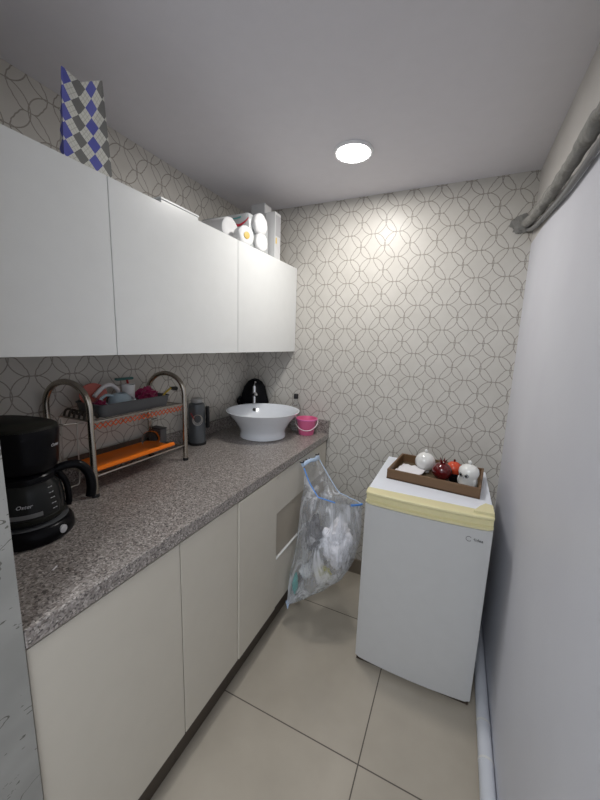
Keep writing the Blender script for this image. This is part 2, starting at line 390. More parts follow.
# ------------------------------------------------------------------ pipes
bm = nb(); px, pz = 1.541, .0255
tube(bm, [(px, -.02, pz), (px, -1.6, pz), (px, -3.3, pz)], .024, 20)
t = obj('floor_pipe', bm, 'pvc', None, True); tag(t, 'pale grey pipe lying on the floor along the right wall', 'pipe')
for y in (-.665, -.80):
    bm = nb(); tube(bm, [(px, y - .004, pz), (px, y + .004, pz)], .0252, 20); c = obj('joint', bm, 'white_dull', t, True)
path = smooth_path([(1.532, -.004, 2.036), (1.535, -.15, 2.006), (1.538, -.316, 1.990), (1.540, -.451, 1.980), (1.540, -.616, 1.965), (1.540, -.766, 1.961), (1.540, -.94, 1.960), (1.540, -1.4, 1.960), (1.540, -3.3, 1.960)], 20)
bm = nb(); tube(bm, path, .018, 18)
for v in bm.verts: v.co += Vector((0, 1, 0)).cross(Vector((.2, 0, 1))) * 0 + Vector((-.3 * abs(noise.noise(v.co * 30)), 0, noise.noise(v.co * 26))) * .010
for v in bm.verts: v.co.x = min(v.co.x, W - .001)
t = obj('wall_pipe', bm, 'mortar', None, True, 80); tag(t, 'rough grey mortar-coated pipe running high along the right wall', 'pipe')
bm = nb(); blob(bm, (1.520, -.004, 2.034), (.042, .010, .040), .4, 2, 4, 3)
for v in bm.verts: v.co.y = min(v.co.y, -.001); v.co.x = min(v.co.x, W - .001)
c = obj('mortar_patch', bm, 'mortar', t, True)
bm = nb(); tube(bm, [p + Vector((.014, 0, -.030 - .010 * min(1, abs(p.y) * 2))) for p in path], .0085, 12)
t = obj('wall_conduit', bm, 'pipe_dark', None, True); tag(t, 'thin dark grey conduit just under the mortar-coated wall pipe', 'pipe')

# ------------------------------------------------------------------ fridge
FX0, FX1, FY, FB, FH = 1.013, 1.495, -.600, -.085, .842
t = thing('mini_fridge', 'white mini fridge with a yellowed handle strip, standing by the back wall', 'fridge', ((FX0 + FX1) / 2, -.34, 0))
bx('cabinet', (FX0 + .003, -.553, .022), (FX1 - .003, FB, FH - .010), 'fridge', t, bev=.004)
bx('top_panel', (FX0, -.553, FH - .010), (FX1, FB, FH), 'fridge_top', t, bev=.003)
def bow(x): u = (x - (FX0 + FX1) / 2) / ((FX1 - FX0) / 2); return FY - .003 - .014 * (1 - u * u)
def bowed(z0, z1, yb, off=0, prof=None, n=24):
    bm = nb(); rings = []
    for i in range(n + 1):
        x = FX0 + (FX1 - FX0) * i / n; yf = bow(x) + off
        e = .004 if i in (0, n) else 0
        pr = prof or [(0, z0), (0, z1)]
        ring = [(x, yb, z0 + e), (x, yf + pr[0][0] + e + .004, z0 + e)] + [(x, yf + dy + e, z + (e if k == 0 else -e if k == len(pr) - 1 else 0)) for k, (dy, z) in enumerate(pr)] + [(x, yf + pr[-1][0] + e + .004, z1 - e * 0 - .0), (x, yb, z1)]
        rings.append([Vector(p) for p in ring])
    loft(bm, rings); return bm
dr = obj('door', bowed(.022, .786, -.556, prof=[(0, .026), (0, .784)]), 'fridge', t, True, 30)
bm = bowed(.787, FH + .001, -.556, prof=[(-.002, .789), (-.002, .797), (.012, .802), (.012, .824), (-.001, .832), (.000, FH - .003), (.010, FH + .001)])
g = obj('handle_strip', bm, 'cream_yel', dr, True, 30); g['label'] = 'yellowed plastic grip strip along the top of the door'
put_text('logo', 'Midea', .0165, (1.447, bow(1.447) - .0006, .741), (1, .015, 0), (0, 0, 1), 'silver_print' if 0 else 'box_dark', dr)
bm = nb(); tube(bm, [Vector((1.4175 + cos(a) * .0095, bow(1.4175) - .0006, .742 + sin(a) * .0095)) for a in [radians(40 + 10 * k) for k in range(29)]], .0008, 6); obj('logo_mark', bm, 'box_dark', dr)
bx('gasket', (FX0 + .012, -.556, .035), (FX1 - .012, -.553, FH - .015), 'gasket', t)
bm = nb(); vs = [(1.425, -.596, FH + .0012), (1.495, -.590, FH + .0012), (1.495, -.515, FH + .0012), (1.470, -.508, FH + .0012), (1.448, -.545, FH + .0012)]
loft(bm, [[Vector(v) for v in vs], [Vector(v) + Vector((-.002, 0, .010)) for v in vs]])
g = obj('hinge_cover', bm, 'cream_yel', t); g['label'] = 'yellowed hinge cover on the front right corner'
bx('kick_strip', (FX0 + .006, -.600, .010), (FX1 - .006, -.5, .0215), 'gasket', t)
for x in (FX0 + .05, FX1 - .05):
    for y in (-.56, -.13):
        bm = nb(); lathe(bm, [(.016, 0), (.016, .004), (.011, .006), (.011, .0095 if y < -.5 else .0225)], (x, y, 0), 16); obj('foot', bm, 'black_matte', t)

# serving tray on the fridge
TR = Matrix.Rotation(radians(-5.6), 4, 'Z'); TC = Vector((1.2707, -.297, FH))
def tl(x, y, z): return TC + TR @ Vector((x, y, z))
tx, ty, tz = .195, .140, .047
t = thing('serving_tray', 'brown rectangular tray on top of the mini fridge', 'tray', TC)
bm = nb(); box(bm, (-tx, -ty, .0005), (tx, ty, .007)); [setattr(v, 'co', tl(*v.co)) for v in bm.verts]; obj('base', bm, 'brown_in', t)
for k, (lo, hi) in enumerate([((-tx, -ty, .0005), (tx, -ty + .010, tz)), ((-tx, ty - .010, .0005), (tx, ty, tz)), ((-tx, -ty + .0102, .0005), (-tx + .010, ty - .0102, tz)), ((tx - .010, -ty + .0102, .0005), (tx, ty - .0102, tz))]):
    bm = nb(); box(bm, lo, hi, .0015); [setattr(v, 'co', tl(*v.co)) for v in bm.verts]; obj('side', bm, 'brown', t)
def sphere_prof(r, z0, n=16, a0=-80, a1=84): return [(r * cos(radians(a0 + (a1 - a0) * i / n)), z0 + r * sin(radians(a0 + (a1 - a0) * i / n))) for i in range(n + 1)]
# round white lidded pot
c = tl(-.060, .045, .0075)
bm = nb(); lathe(bm, [(.022, 0)] + sphere_prof(.043, .044, 18, -60, 80), c, 36)
for v in bm.verts: v.co = c + (v.co - c) * 1.1
j = obj('round_jar', bm, 'white_gl', None, True); tag(j, 'round white ceramic jar with a small knob, in the tray on the fridge', 'jar')
bm = nb(); lathe(bm, [(.004, .084), (.004, .088)] + sphere_prof(.0075, .0945, 8), c, 16); [setattr(v, 'co', c + (v.co - c) * 1.1) for v in bm.verts]; obj('knob', bm, 'white_gl', j, True)
# pomegranate
c = tl(.028, -.020, .0075)
bm = nb(); lathe(bm, [(.020, 0)] + sphere_prof(.041, .040, 18, -62, 76) + [(.010, .083)], c, 36, 1.08, 1)
j = obj('ceramic_pomegranate', bm, 'dark_red', None, True); tag(j, 'dark red glazed pomegranate ornament with a pointed crown', 'ornament')
bm = nb()
for k in range(6):
    a = k * pi / 3 + .2; d = Vector((cos(a), sin(a), 0)); s = Vector((-sin(a), cos(a), 0)); b0 = c + Vector((0, 0, .079))
    vs = [b0 + d * .010 + s * .007, b0 + d * .010 - s * .007, b0 + d * .021 + Vector((0, 0, .024)), b0 + d * .007 - s * .005 + Vector((0, 0, .001)), b0 + d * .007 + s * .005 + Vector((0, 0, .001))]
    V = [bm.verts.new(p) for p in vs]
    for q in ((0, 1, 2), (1, 3, 2), (3, 4, 2), (4, 0, 2), (0, 4, 3, 1)): bm.faces.new([V[i] for i in q])
obj('crown', bm, 'dark_red', j)
# glass ball with red fruit behind
c = tl(.070, .060, .0075)
bm = nb(); lathe(bm, [(.016, 0)] + sphere_prof(.036, .036, 16, -62, 82), c, 32)
j = obj('orange_red_ball', bm, 'orange_red', None, True); tag(j, 'orange-red glazed round ornament behind the dark red pomegranate', 'ornament')
bm = nb(); lathe(bm, [(.004, .069), (.006, .078), (.001, .084)], c, 12); obj('stem', bm, 'dark_red', j, True)
# small dark cup between
c = tl(.082, -.025, .0075)
bm = nb(); lathe(bm, [(.017, 0), (.020, .004), (.024, .030), (.0225, .030), (.018, .006), (.0, .006)], c, 28)
j = obj('small_cup', bm, 'black', None, True); tag(j, 'small glossy black cup between the pomegranate and the white owl', 'cup')
# white owl
c = tl(.140, -.052, .0075)
bm = nb(); lathe(bm, [(.030, 0), (.036, .010), (.037, .030), (.034, .046), (.037, .055), (.040, .066), (.037, .082), (.026, .094), (.012, .100), (.001, .1015)], c, 40)
for v in bm.verts: v.co = c + (v.co - c) * 1.06
j = obj('owl_figurine', bm, 'white_gl', None, True); tag(j, 'glossy white ceramic owl figurine with black eyes, at the right end of the tray', 'figurine')
bm = nb(); lathe(bm, [(.004, .105), (.0045, .110)] + sphere_prof(.008, .117, 8), c, 16); obj('knob', bm, 'white_gl', j, True)
dirc = (Vector((1.313, -1.959, 0)) - Vector((c.x, c.y, 0))).normalized(); dirc = (Matrix.Rotation(radians(-28), 3, 'Z') @ dirc); sd = Vector((-dirc.y, dirc.x, 0))
for s in (-1, 1):
    e = c + dirc * .0382 + sd * s * .012 + Vector((0, 0, .064))
    bm = nb(); lathe(bm, [(.0095, -.003), (.0095, .0015), (.006, .003)], e, 18, axis=dirc); g = obj('eye_ring', bm, 'grey_gl', j, True); 
    bm = nb(); lathe(bm, [(.0052, .000), (.0052, .0040), (.003, .006)], e, 14, axis=dirc); obj('eye', bm, 'eye', j, True)
bm = nb(); lathe(bm, [(.004, 0), (.0001, .009)], c + dirc * .036 + Vector((0, 0, .055)), 8, axis=(dirc + Vector((0, 0, -.5)))); obj('beak', bm, 'grey_gl', j)
for s in (-1, 1):
    bm = nb(); blob(bm, c + sd * s * .032 + Vector((0, 0, .030)) + dirc * .010, (.010, .010, .022), 0, 1, 3); obj('wing', bm, 'white_gl', j, True)
# folded napkin
bm = nb(); n = 14; g = [[None] * (n + 1) for _ in range(n + 1)]
for i in range(n + 1):
    for k in range(n + 1):
        u, v = i / n - .5, k / n - .5
        p = tl(-.112 + u * .115 + v * .02, -.040 + v * .115 - u * .03, .017 + .016 * abs(u + .1) + .03 * max(0, v) * (1 - abs(u) * 1.5) + .006 * noise.noise(Vector((u * 5, v * 5, 1))))
        g[i][k] = bm.verts.new(p)
for i in range(n):
    for k in range(n): bm.faces.new((g[i][k], g[i + 1][k], g[i + 1][k + 1], g[i][k + 1]))
j = obj('paper_napkin', bm, 'paper', None, True); so = j.modifiers.new('s', 'SOLIDIFY'); so.thickness = .0025
tag(j, 'white folded napkin at the left end of the brown tray', 'napkin')

# ------------------------------------------------------------------ basin, tap, bucket, soap, black appliance
BC = (.297, -.272, .9005)
bm = nb(); lathe(bm, [(.128, 0), (.136, .004), (.136, .020), (.132, .036), (.139, .056), (.164, .096), (.194, .131), (.2125, .154), (.2165, .158), (.2125, .1595), (.206, .155), (.185, .126), (.154, .084), (.115, .054), (.05, .040), (.018, .038)], BC, 64)
bs = obj('wash_basin', bm, 'ceramic', None, True, 60); tag(bs, 'white ceramic bowl basin standing on the granite worktop', 'sink')
bm = nb(); lathe(bm, [(.020, .037), (.020, .040), (.010, .041)], BC, 24); obj('drain', bm, 'chrome', bs, True)
dv = Vector((-.76, .65, 0)).normalized()
oc = Vector(BC) + dv * .181 + Vector((0, 0, .1235)); ax = (-dv + Vector((0, 0, .9))).normalized()
bm = nb(); lathe(bm, [(.0125, -.006), (.0125, .0005), (.0118, .001)], oc, 24, axis=ax); ov = obj('overflow_ring', bm, 'ceramic', bs, True)
bm = nb(); lathe(bm, [(.0115, .0005), (.0115, .0035)], oc, 20, axis=ax); obj('overflow_hole', bm, 'black_matte', ov)
t = thing('basin_tap', 'chrome mixer tap behind the white bowl basin', 'tap', (.128, -.106, .9))
bm = nb(); lathe(bm, [(.015, .9005), (.015, .906), (.010, .910), (.010, 1.165), (.008, 1.172)], (.128, -.106, 0), 24); obj('body', bm, 'chrome', t, True)
bm = nb(); tube(bm, smooth_path([(.132, -.112, 1.112), (.146, -.126, 1.124), (.158, -.136, 1.124), (.164, -.141, 1.112)], 6), .0105, 14); obj('spout', bm, 'chrome', t, True)
bm = nb(); tube(bm, [(.128, -.106, 1.172), (.138, -.116, 1.186), (.150, -.128, 1.200)], .006, 12); obj('lever', bm, 'chrome', t, True)
# glossy black rounded appliance in the corner
bm = nb(); rings = []; E1 = Vector((.905, .42, 0)); E2 = Vector((-.42, .905, 0))
for z, rx, ry, ox in [(0, .066, .028, 0), (.008, .070, .030, 0), (.085, .074, .031, 0), (.115, .096, .032, .002), (.16, .096, .032, .003), (.21, .084, .032, .002), (.262, .070, .030, .005), (.295, .048, .024, .006), (.312, .022, .014, .006), (.316, .003, .002, .006)]:
    rings.append([Vector((.100, -.066, .9005 + z)) + E1 * (ox + rx * cos(a)) + E2 * (ry * sin(a)) for a in [2 * pi * i / 36 for i in range(36)]])
loft(bm, rings)
j = obj('black_canister', bm, 'black', None, True, 60); tag(j, 'glossy black dome-topped canister in the corner behind the tap', 'canister')
bm = nb(); tube(bm, smooth_path([(.026, -.112, 1.03), (.018, -.126, 1.05), (.020, -.130, 1.075), (.034, -.118, 1.095)], 6), .009, 12); obj('handle', bm, 'black', j, True)

c = (.405, -.052, .9005)
bm = nb(); lathe(bm, [(.024, 0), (.027, .006), (.027, .150), (.022, .172), (.011, .190), (.011, .206)], c, 28)
j = obj('soap_bottle', bm, 'clearish', None, True); tag(j, 'clear bottle with a black cap behind the basin beside the pink bucket', 'bottle')
bm = nb(); lathe(bm, [(.013, .206), (.0145, .209), (.0145, .234), (.012, .237)], c, 20); obj('cap', bm, 'black_matte', j, True)

c = Vector((.503, -.096, .9005))
bm = nb(); lathe(bm, [(.044, 0), (.046, .003), (.060, .092), (.0655, .093), (.0655, .102), (.0615, .102), (.058, .090), (.044, .006), (.0, .006)], c, 44)
j = obj('pink_bucket', bm, 'pink', None, True, 35); tag(j, 'small pink plastic bucket in the far corner of the worktop', 'bucket')
bm = nb(); lathe(bm, [(.0660, .0920), (.0680, .0935), (.0680, .1005), (.0660, .1020)], c, 44)
for f in [f for f in bm.faces if len(f.verts) > 4]: bm.faces.remove(f)
obj('rim', bm, 'pink_in', j, True)
cd = Vector((.39, -.92, 0)); cs = Vector((.92, .39, 0))
bm = nb(); tube(bm, [c + cs * .0700 * cos(a) + cd * (.0700 * sin(a)) + Vector((0, 0, .092 - .055 * sin(a))) for a in [pi * k / 24 for k in range(25)]], .0022, 8); obj('handle', bm, 'white_wire', j, True)

# ------------------------------------------------------------------ grey flask with coiled wire
c = Vector((.075, -.588, .9005))
t = thing('grey_flask', 'grey cylindrical flask with a pale cap, right of the dish rack', 'flask', c)
bm = nb(); lathe(bm, [(.043, 0), (.046, .003), (.046, .010), (.044, .012), (.044, .115), (.0425, .118), (.0425, .122), (.044, .125), (.044, .205), (.040, .220), (.030, .226)], c, 40); obj('body', bm, 'flask_grey', t, True)
bm = nb(); lathe(bm, [(.0475, .0), (.0475, .012), (.046, .013)], c, 40); obj('base_ring', bm, 'black_matte', t, True)
bm = nb(); lathe(bm, [(.027, .2265), (.030, .230), (.030, .246), (.020, .252), (.005, .253)], c, 32); obj('cap', bm, 'flask_cap', t, True)
bm = nb(); box(bm, (c.x + .028, c.y + .034, .985), (c.x + .046, c.y + .050, 1.105), .004); obj('handle', bm, 'black_matte', t)
bm = nb(); dd = Vector((.72, -.69, 0)); ss = Vector((.69, .72, 0))
for k in range(3):
    rr = .026 - .003 * k
    tube(bm, [c + dd * (.0475 + .001 * k - .004 * abs(cos(a)) ** 2) + ss * (rr * cos(a)) + Vector((0, 0, .140 + rr * 1.1 * sin(a) + .003 * k)) for a in [2 * pi * i / 30 for i in range(30)]], .0014, 6, closed=True)
obj('coiled_wire', bm, 'wire', t, True)
bm = nb(); tube(bm, [c + dd * .050 + ss * (-.034 + .004 * i) + Vector((0, 0, .180 - .008 * i)) for i in range(5)], .002, 6); g = obj('strap', bm, 'red', t, True); g['label'] = 'short red strap'

# ------------------------------------------------------------------ dish rack
RY0, RY1, RX0, RX1 = -1.247, -.812, .0235, .205
t = thing('dish_rack', 'two-tier steel dish rack with arched ends and an orange lower tray', 'dish rack', ((RX0 + RX1) / 2, (RY0 + RY1) / 2, .9))
for y in (RY0, RY1):
    cx, rr = (RX0 + RX1) / 2, (RX1 - RX0) / 2
    pts = [(RX1, y, .9015), (RX1, y, 1.05), (RX1, y, 1.16)] + [(cx + rr * cos(a), y, 1.213 + rr * .98 * sin(a)) for a in [pi * k / 20 for k in range(21)]] + [(RX0, y, 1.16), (RX0, y, 1.05), (RX0, y, .9015)]
    pts = [(x, yy - .036 * (RX1 - x) / (RX1 - RX0), z) for x, yy, z in pts]
    bm = nb(); tube(bm, pts, .0105, 14); a = obj('arch', bm, 'steel', t, True)
    for x in (RX0, RX1):
        bm = nb(); lathe(bm, [(.0125, .9002), (.0125, .908), (.0106, .912)], (x if x == RX1 else x + .0015, y - (.036 if x == RX0 else 0), 0), 16); obj('foot', bm, 'black_matte', a, True)
def shelf(z, n, name, zf=0):
    bm = nb()
    for x in (RX0 + .006, RX1 - .002): tube(bm, [(x, RY0, z), (x, RY1, z)], .0035, 8)
    for y in (RY0 + .010, RY1 - .010): tube(bm, [(RX0, y, z), (RX1, y, z)], .003, 8)
    for k in range(n):
        y = RY0 + .02 + (RY1 - RY0 - .04) * k / (n - 1); tube(bm, [(RX0 + .006, y, z), (RX1 - .002, y, z)], .0016, 6)
    return obj(name, bm, 'wire', t, True)
sh = shelf(1.166, 22, 'upper_shelf')
lo_ = shelf(.972, 10, 'lower_shelf')
# orange net liner: hangs under the front edge and lies in the shelf
bm = nb()
for k in range(20):
    y0 = RY0 + .015 + k * (RY1 - RY0 - .03) / 20; dy = (RY1 - RY0 - .03) / 20
    for s in (0, 1):
        tube(bm, [(RX1 - .001, y0 + dy * s, 1.160), (RX1 - .006, y0 + dy * (1 - s), 1.138)], .0019, 5)
g = obj('net_liner', bm, 'orange_mesh', t); g['label'] = 'orange lattice edge hanging under the upper shelf'
# plate slots at the near end of the shelf
bm = nb()
for k in range(6):
    x = RX0 + .022 + k * .028
    tube(bm, smooth_path([(x, RY0 + .008, 1.170), (x - .006, RY0 + .020, 1.190), (x - .008, RY0 + .038, 1.188), (x - .010, RY0 + .046, 1.170)], 4), .0042, 8)
obj('plate_slots', bm, 'dark_shelf', t, True)
# side wire basket for glasses
bm = nb()
yA, yB = RY0 - .012, RY0 - .075
tube(bm, [(.030, yA, 1.166), (.030, yB, 1.172), (.185, yB, 1.172), (.185, yA, 1.166)], .0026, 8)
for x in (.060, .150):
    tube(bm, smooth_path([(x, yA, 1.165), (x + .005, yA - .006, 1.05), (x + .005, yA - .010, .955), (x + .004, yA - .030, .945), (x + .004, yB, .950), (x, yB, 1.05), (x, yB, 1.172)], 5), .0022, 8)
tube(bm, [(.060, yB, .952), (.155, yB, .952)], .0022, 8)
obj('side_basket', bm, 'wire', t, True)
# orange lower tray with rolled front
bm = nb(); rings = []
n = 20
prof = [(RX0 + .010, .985), (RX0 + .012, .980), (RX1 - .040, .978), (RX1 - .020, .980), (RX1 - .010, .986), (RX1 - .010, .994), (RX1 - .018, .999), (RX1 - .028, .996), (RX1 - .040, .984), (RX0 + .014, .984)]
for i in range(2):
    y = (RY0 + .016, RY1 - .054)[i]; rings.append([Vector((x, y, z)) for x, z in prof])
loft(bm, rings); g = obj('lower_tray', bm, 'orange', t, True, 50); g['label'] = 'bright orange plastic tray on the lower shelf'
bx('back_lip', (RX0 + .008, RY0 + .014, .9805), (RX0 + .0105, RY1 - .014, 1.006), 'dark_shelf', t)

# grey tub on the upper shelf
a, b, c0, d0, z0, z1 = RX0 + .020, RX1 - .010, RY0 + .048, -.880, 1.1705, 1.216
t = thing('grey_tub', 'long shallow dark grey tub on the upper shelf of the dish rack', 'tub', ((a + b) / 2, (c0 + d0) / 2, z0))
def rrect(x0, x1, y0, y1, r, z, n=6):
    out = []
    for cx, cy, s in ((x1 - r, y1 - r, 0), (x0 + r, y1 - r, 90), (x0 + r, y0 + r, 180), (x1 - r, y0 + r, 270)):
        for k in range(n + 1): an = radians(s + 90 * k / n); out.append(Vector((cx + r * cos(an), cy + r * sin(an), z)))
    return out
bm = nb(); e = .010
loft(bm, [rrect(a + e, b - e, c0 + e, d0 - e, .014, z0), rrect(a + .003, b - .003, c0 + .003, d0 - .003, .018, z0 + .025), rrect(a, b, c0, d0, .020, z1), rrect(a + .004, b - .004, c0 + .004, d0 - .004, .017, z1 + .001), rrect(a + .008, b - .008, c0 + .008, d0 - .008, .014, z0 + .02), rrect(a + e + .003, b - e - .003, c0 + e + .003, d0 - e - .003, .010, z0 + .004)])
obj('shell', bm, 'grey_plastic', t, True, 50)
bm = nb(); tube(bm, rrect(a - .001, b + .001, c0 - .001, d0 + .001, .021, z1), .0028, 6, closed=True); obj('rim', bm, 'grey_plastic', t, True)
# things in the tub
ti = z0 + .0065
bm = nb(); lathe(bm, [(.043, -.003), (.045, 0), (.043, .003)], (.070, -1.140, ti + .0605), 40, sx=1, sy=1.15, axis=(.93, -.12, .28))
j = obj('chopping_board', bm, 'salmon', None, True, 50); tag(j, 'oval salmon pink board leaning at the back of the grey tub', 'board')
bm = nb(); q = (.130, -1.075, ti)
lathe(bm, [(.028, 0), (.036, .008), (.039, .030), (.034, .050), (.025, .060), (.021, .064), (.015, .064), (.018, .058), (.0, .050)], q, 32, 1, 1.15)
j = obj('pale_blue_jug', bm, 'paleblue', None, True); tag(j, 'pale blue plastic jug lying in the middle of the grey tub', 'jug')
bm = nb(); tube(bm, smooth_path([(.130, -1.104, ti + .056), (.126, -1.130, ti + .062), (.124, -1.150, ti + .045), (.128, -1.122, ti + .020)], 6), .0055, 10); obj('handle', bm, 'paleblue', j, True)
bm = nb(); tube(bm, smooth_path([(.128, -1.03, ti + .050), (.130, -1.012, ti + .036), (.134, -1.006, ti + .012)], 6), .0045, 10); obj('spout', bm, 'paper', j, True)
bm = nb(); tube(bm, smooth_path([(.085, -1.150, ti + .055), (.082, -1.110, ti + .086), (.079, -1.075, ti + .092), (.076, -1.045, ti + .070), (.072, -1.040, ti + .040)], 8), .008, 12)
j = obj('white_handle_brush', bm, 'paper', None, True); tag(j, 'white arched handle behind the pale blue jug in the grey tub', 'brush')
def cloth(name, cx, cy, lx, ly, hz, seed, m, lab):
    bm = nb(); blob(bm, (cx, cy, ti + hz * .62), (lx, ly, hz * .6), .55, 2.2, 4, seed)
    for v in bm.verts: v.co.z = max(v.co.z, ti)
    j = obj(name, bm, m, None, True, 80); return tag(j, lab, 'cloth')
cloth('magenta_cloth', .118, -.940, .038, .040, .056, 4, 'magenta', 'crumpled magenta cloth at the right end of the grey tub')
cloth('magenta_cloth', .122, -1.158, .040, .020, .036, 9, 'magenta', 'crumpled magenta cloth at the left end of the grey tub, under the salmon board')
bm = nb(); tube(bm, [(.066, -.968, ti + .010), (.058, -.985, ti + .105)], .0045, 10); j = obj('scrub_brush', bm, 'red', None, True); tag(j, 'brush with a thin red handle and teal head leaning in the grey tub', 'brush')
bm = nb(); box(bm, (.046, -1.035, ti + .103), (.064, -.955, ti + .114), .004); g = obj('head', bm, 'pale_green', j)
bm = nb(); lathe(bm, [(.020, 0), (.023, .03), (.026, .088), (.024, .088), (.021, .03), (0, .004)], (.087, -1.003, ti), 28)
j = obj('white_beaker', bm, 'tissue', None, True); tag(j, 'white tapered beaker behind the magenta cloth in the grey tub', 'beaker')
bm = nb(); tube(bm, [(.168, -.915, ti + .016), (.160, -.875, ti + .046), (.152, -.838, ti + .0605)], .0045, 10); j = obj('spatula', bm, 'yellow_p', None, True); tag(j, 'utensil with a yellow handle and black tip pointing right out of the grey tub', 'utensil')
bm = nb(); tube(bm, [(.152, -.837, ti + .0605), (.146, -.800, ti + .054)], .009, 12, rf=lambda s: .0065 + .004 * s); obj('tip', bm, 'black_matte', j, True)

# wine glass and dark box on the lower tray
c = Vector((.115, -.925, .9848))
bm = nb(); lathe(bm, [(.033, 0), (.038, .020), (.037, .042), (.026, .062), (.006, .074), (.0035, .080), (.0035, .118), (.006, .122), (.030, .1255), (.030, .128), (.006, .127), (0, .127)], c, 36)
lathe(bm, [(.0315, .001), (.0365, .020), (.0355, .042), (.025, .060), (.0, .068)], c, 36)
for f in [f for f in bm.faces if len(f.verts) > 4 and abs(f.calc_center_median().z - c.z) < .002]: bm.faces.remove(f)
j = obj('wine_glass', bm, 'glass', None, True, 60, keep=True); tag(j, 'clear wine glass standing upside down on the orange tray', 'glass')
j = bx('dark_grey_box', (.038, -.862, .9765), (.105, -.826, 1.040), 'grey_plastic', bev=.003); tag(j, 'dark grey box at the far end of the lower rack shelf', 'box')
bx('lid', (.036, -.864, 1.0405), (.107, -.824, 1.047), 'box_dark', j, bev=.002)

# ------------------------------------------------------------------ coffee maker
c = Vector((.262, -1.474, .9005))
t = thing('coffee_maker', 'black drip coffee maker with a glass jug at the near end of the worktop', 'coffee maker', c)
def ell(z, rf, rb, rs, yo=0, n=48):
    out = []
    for i in range(n):
        a = 2 * pi * i / n; ca, sa = cos(a), sin(a)
        out.append(Vector((c.x + (rf if ca > 0 else rb) * ca, c.y + yo + rs * sa, c.z + z)))
    return out
bm = nb(); loft(bm, [ell(z, f, b, s) for z, f, b, s in [(0, .100, .150, .096), (.006, .105, .155, .102), (.026, .104, .155, .101), (.040, .098, .15, .094), (.046, .090, .145, .087)]]); base = obj('base', bm, 'black', t, True, 50)
bm = nb(); lathe(bm, [(.090, .0462), (.090, .0485), (.086, .049)], c, 40); obj('hot_plate', bm, 'grey_plastic', base, True)
bm = nb(); box(bm, (c.x - .175, c.y - .075, c.z + .030), (c.x - .095, c.y + .075, c.z + .230), .012); obj('water_tank', bm, 'black', t, True)
bm = nb(); loft(bm, [ell(z, f, b, s) for z, f, b, s in [(.190, .058, .14, .055), (.193, .072, .16, .070), (.205, .078, .170, .076), (.230, .081, .175, .079), (.285, .085, .18, .083), (.300, .086, .18, .084), (.308, .083, .178, .081)]]); top = obj('brew_head', bm, 'black', t, True, 50)
bm = nb(); loft(bm, [ell(z, f, b, s) for z, f, b, s in [(.3082, .0835, .1785, .0815), (.313, .082, .177, .080), (.317, .076, .17, .074)]]); obj('lid', bm, 'lid_grey', t, True, 50)
# jug
bm = nb(); lathe(bm, [(.068, .0492), (.078, .052), (.083, .066), (.083, .095), (.080, .125), (.074, .148), (.062, .163)], c, 48); jug = obj('carafe', bm, 'coffee_glass', t, True)
bm = nb(); lathe(bm, [(.0830, .060), (.0850, .061), (.0850, .070), (.0830, .072)], c, 48)
for f in [f for f in bm.faces if len(f.verts) > 4]: bm.faces.remove(f)
obj('carafe_band', bm, 'lid_grey', jug, True)
bm = nb(); lathe(bm, [(.064, .1632), (.067, .165), (.067, .178), (.060, .186), (.030, .1895)], c, 40); obj('carafe_lid', bm, 'black', jug, True)
ha = radians(64); hd = Vector((cos(ha), sin(ha), 0))
bm = nb(); pts = smooth_path([c + hd * .060 + Vector((0, 0, .173)), c + hd * .094 + Vector((0, 0, .182)), c + hd * .126 + Vector((0, 0, .176)), c + hd * .147 + Vector((0, 0, .145)), c + hd * .152 + Vector((0, 0, .105)), c + hd * .148 + Vector((0, 0, .072))], 8)
tube(bm, pts, .012, 12, rf=lambda s: .0115 + .003 * s)
obj('carafe_handle', bm, 'black', jug, True)
bm = nb(); tube(bm, smooth_path([c + hd * .072 + Vector((0, 0, .168)), c + hd * .0890 + Vector((0, 0, .130)), c + hd * .0925 + Vector((0, 0, .080)), c + hd * .090 + Vector((0, 0, .060))], 8), .0085, 10); obj('handle_strap', bm, 'black', jug, True)
sa = radians(30)
def ang_of(px): return px
put_text('logo', 'Oster', .0145, (0, 0, c.z + .112), (0, 1, 0), (0, 0, 1), 'silver_print', jug, bend=((c.x, c.y), .0832, radians(-33)), shear=.3)
put_text('logo', 'Oster', .012, (0, 0, c.z + .262), (0, 1, 0), (0, 0, 1), 'silver_print', top, bend=((c.x, c.y), .0852, radians(28)), shear=.3)
bm = nb()
for k in range(9):
    a0 = radians(-60 + k * 6); rings = []
    for a in (a0, a0 + radians(6)):
        rings.append([Vector((c.x + cos(a) * .0836, c.y + sin(a) * .0836, c.z + z)) for z in (.078, .090)] + [Vector((c.x + cos(a) * .0840, c.y + sin(a) * .0840, c.z + z)) for z in (.090, .078)])
    loft(bm, rings)
obj('print_block', bm, 'label_grey', jug)
for k in range(5):
    bm = nb(); zz = .086 + .0155 * k; rr = .0837 if k < 2 else .0837 - .0016 * (k - 1)
    for q in range(2):
        a = radians(12 + q * 5 - k)
        tube(bm, [Vector((c.x + cos(a) * rr, c.y + sin(a) * rr, c.z + zz)), Vector((c.x + cos(a + .055) * rr, c.y + sin(a + .055) * rr, c.z + zz))], .0011, 5)
    obj('scale_mark', bm, 'silver_print', jug)
kd = Vector((cos(radians(16)), sin(radians(16)), 0))
bm = nb(); lathe(bm, [(.011, -.004), (.011, .002), (.008, .003)], c + kd * .1035 + Vector((0, 0, .024)), 20, axis=kd); g = obj('power_button', bm, 'silver_print', base, True); g['label'] = 'grey round power button'
# crumb
bm = nb(); box(bm, (.478, -1.545, .9004), (.481, -1.528, .902), .0005, rot=(.5, 'Z')); j = obj('paper_scrap', bm, 'paper'); tag(j, 'tiny white scrap on the worktop near the coffee maker', 'scrap')

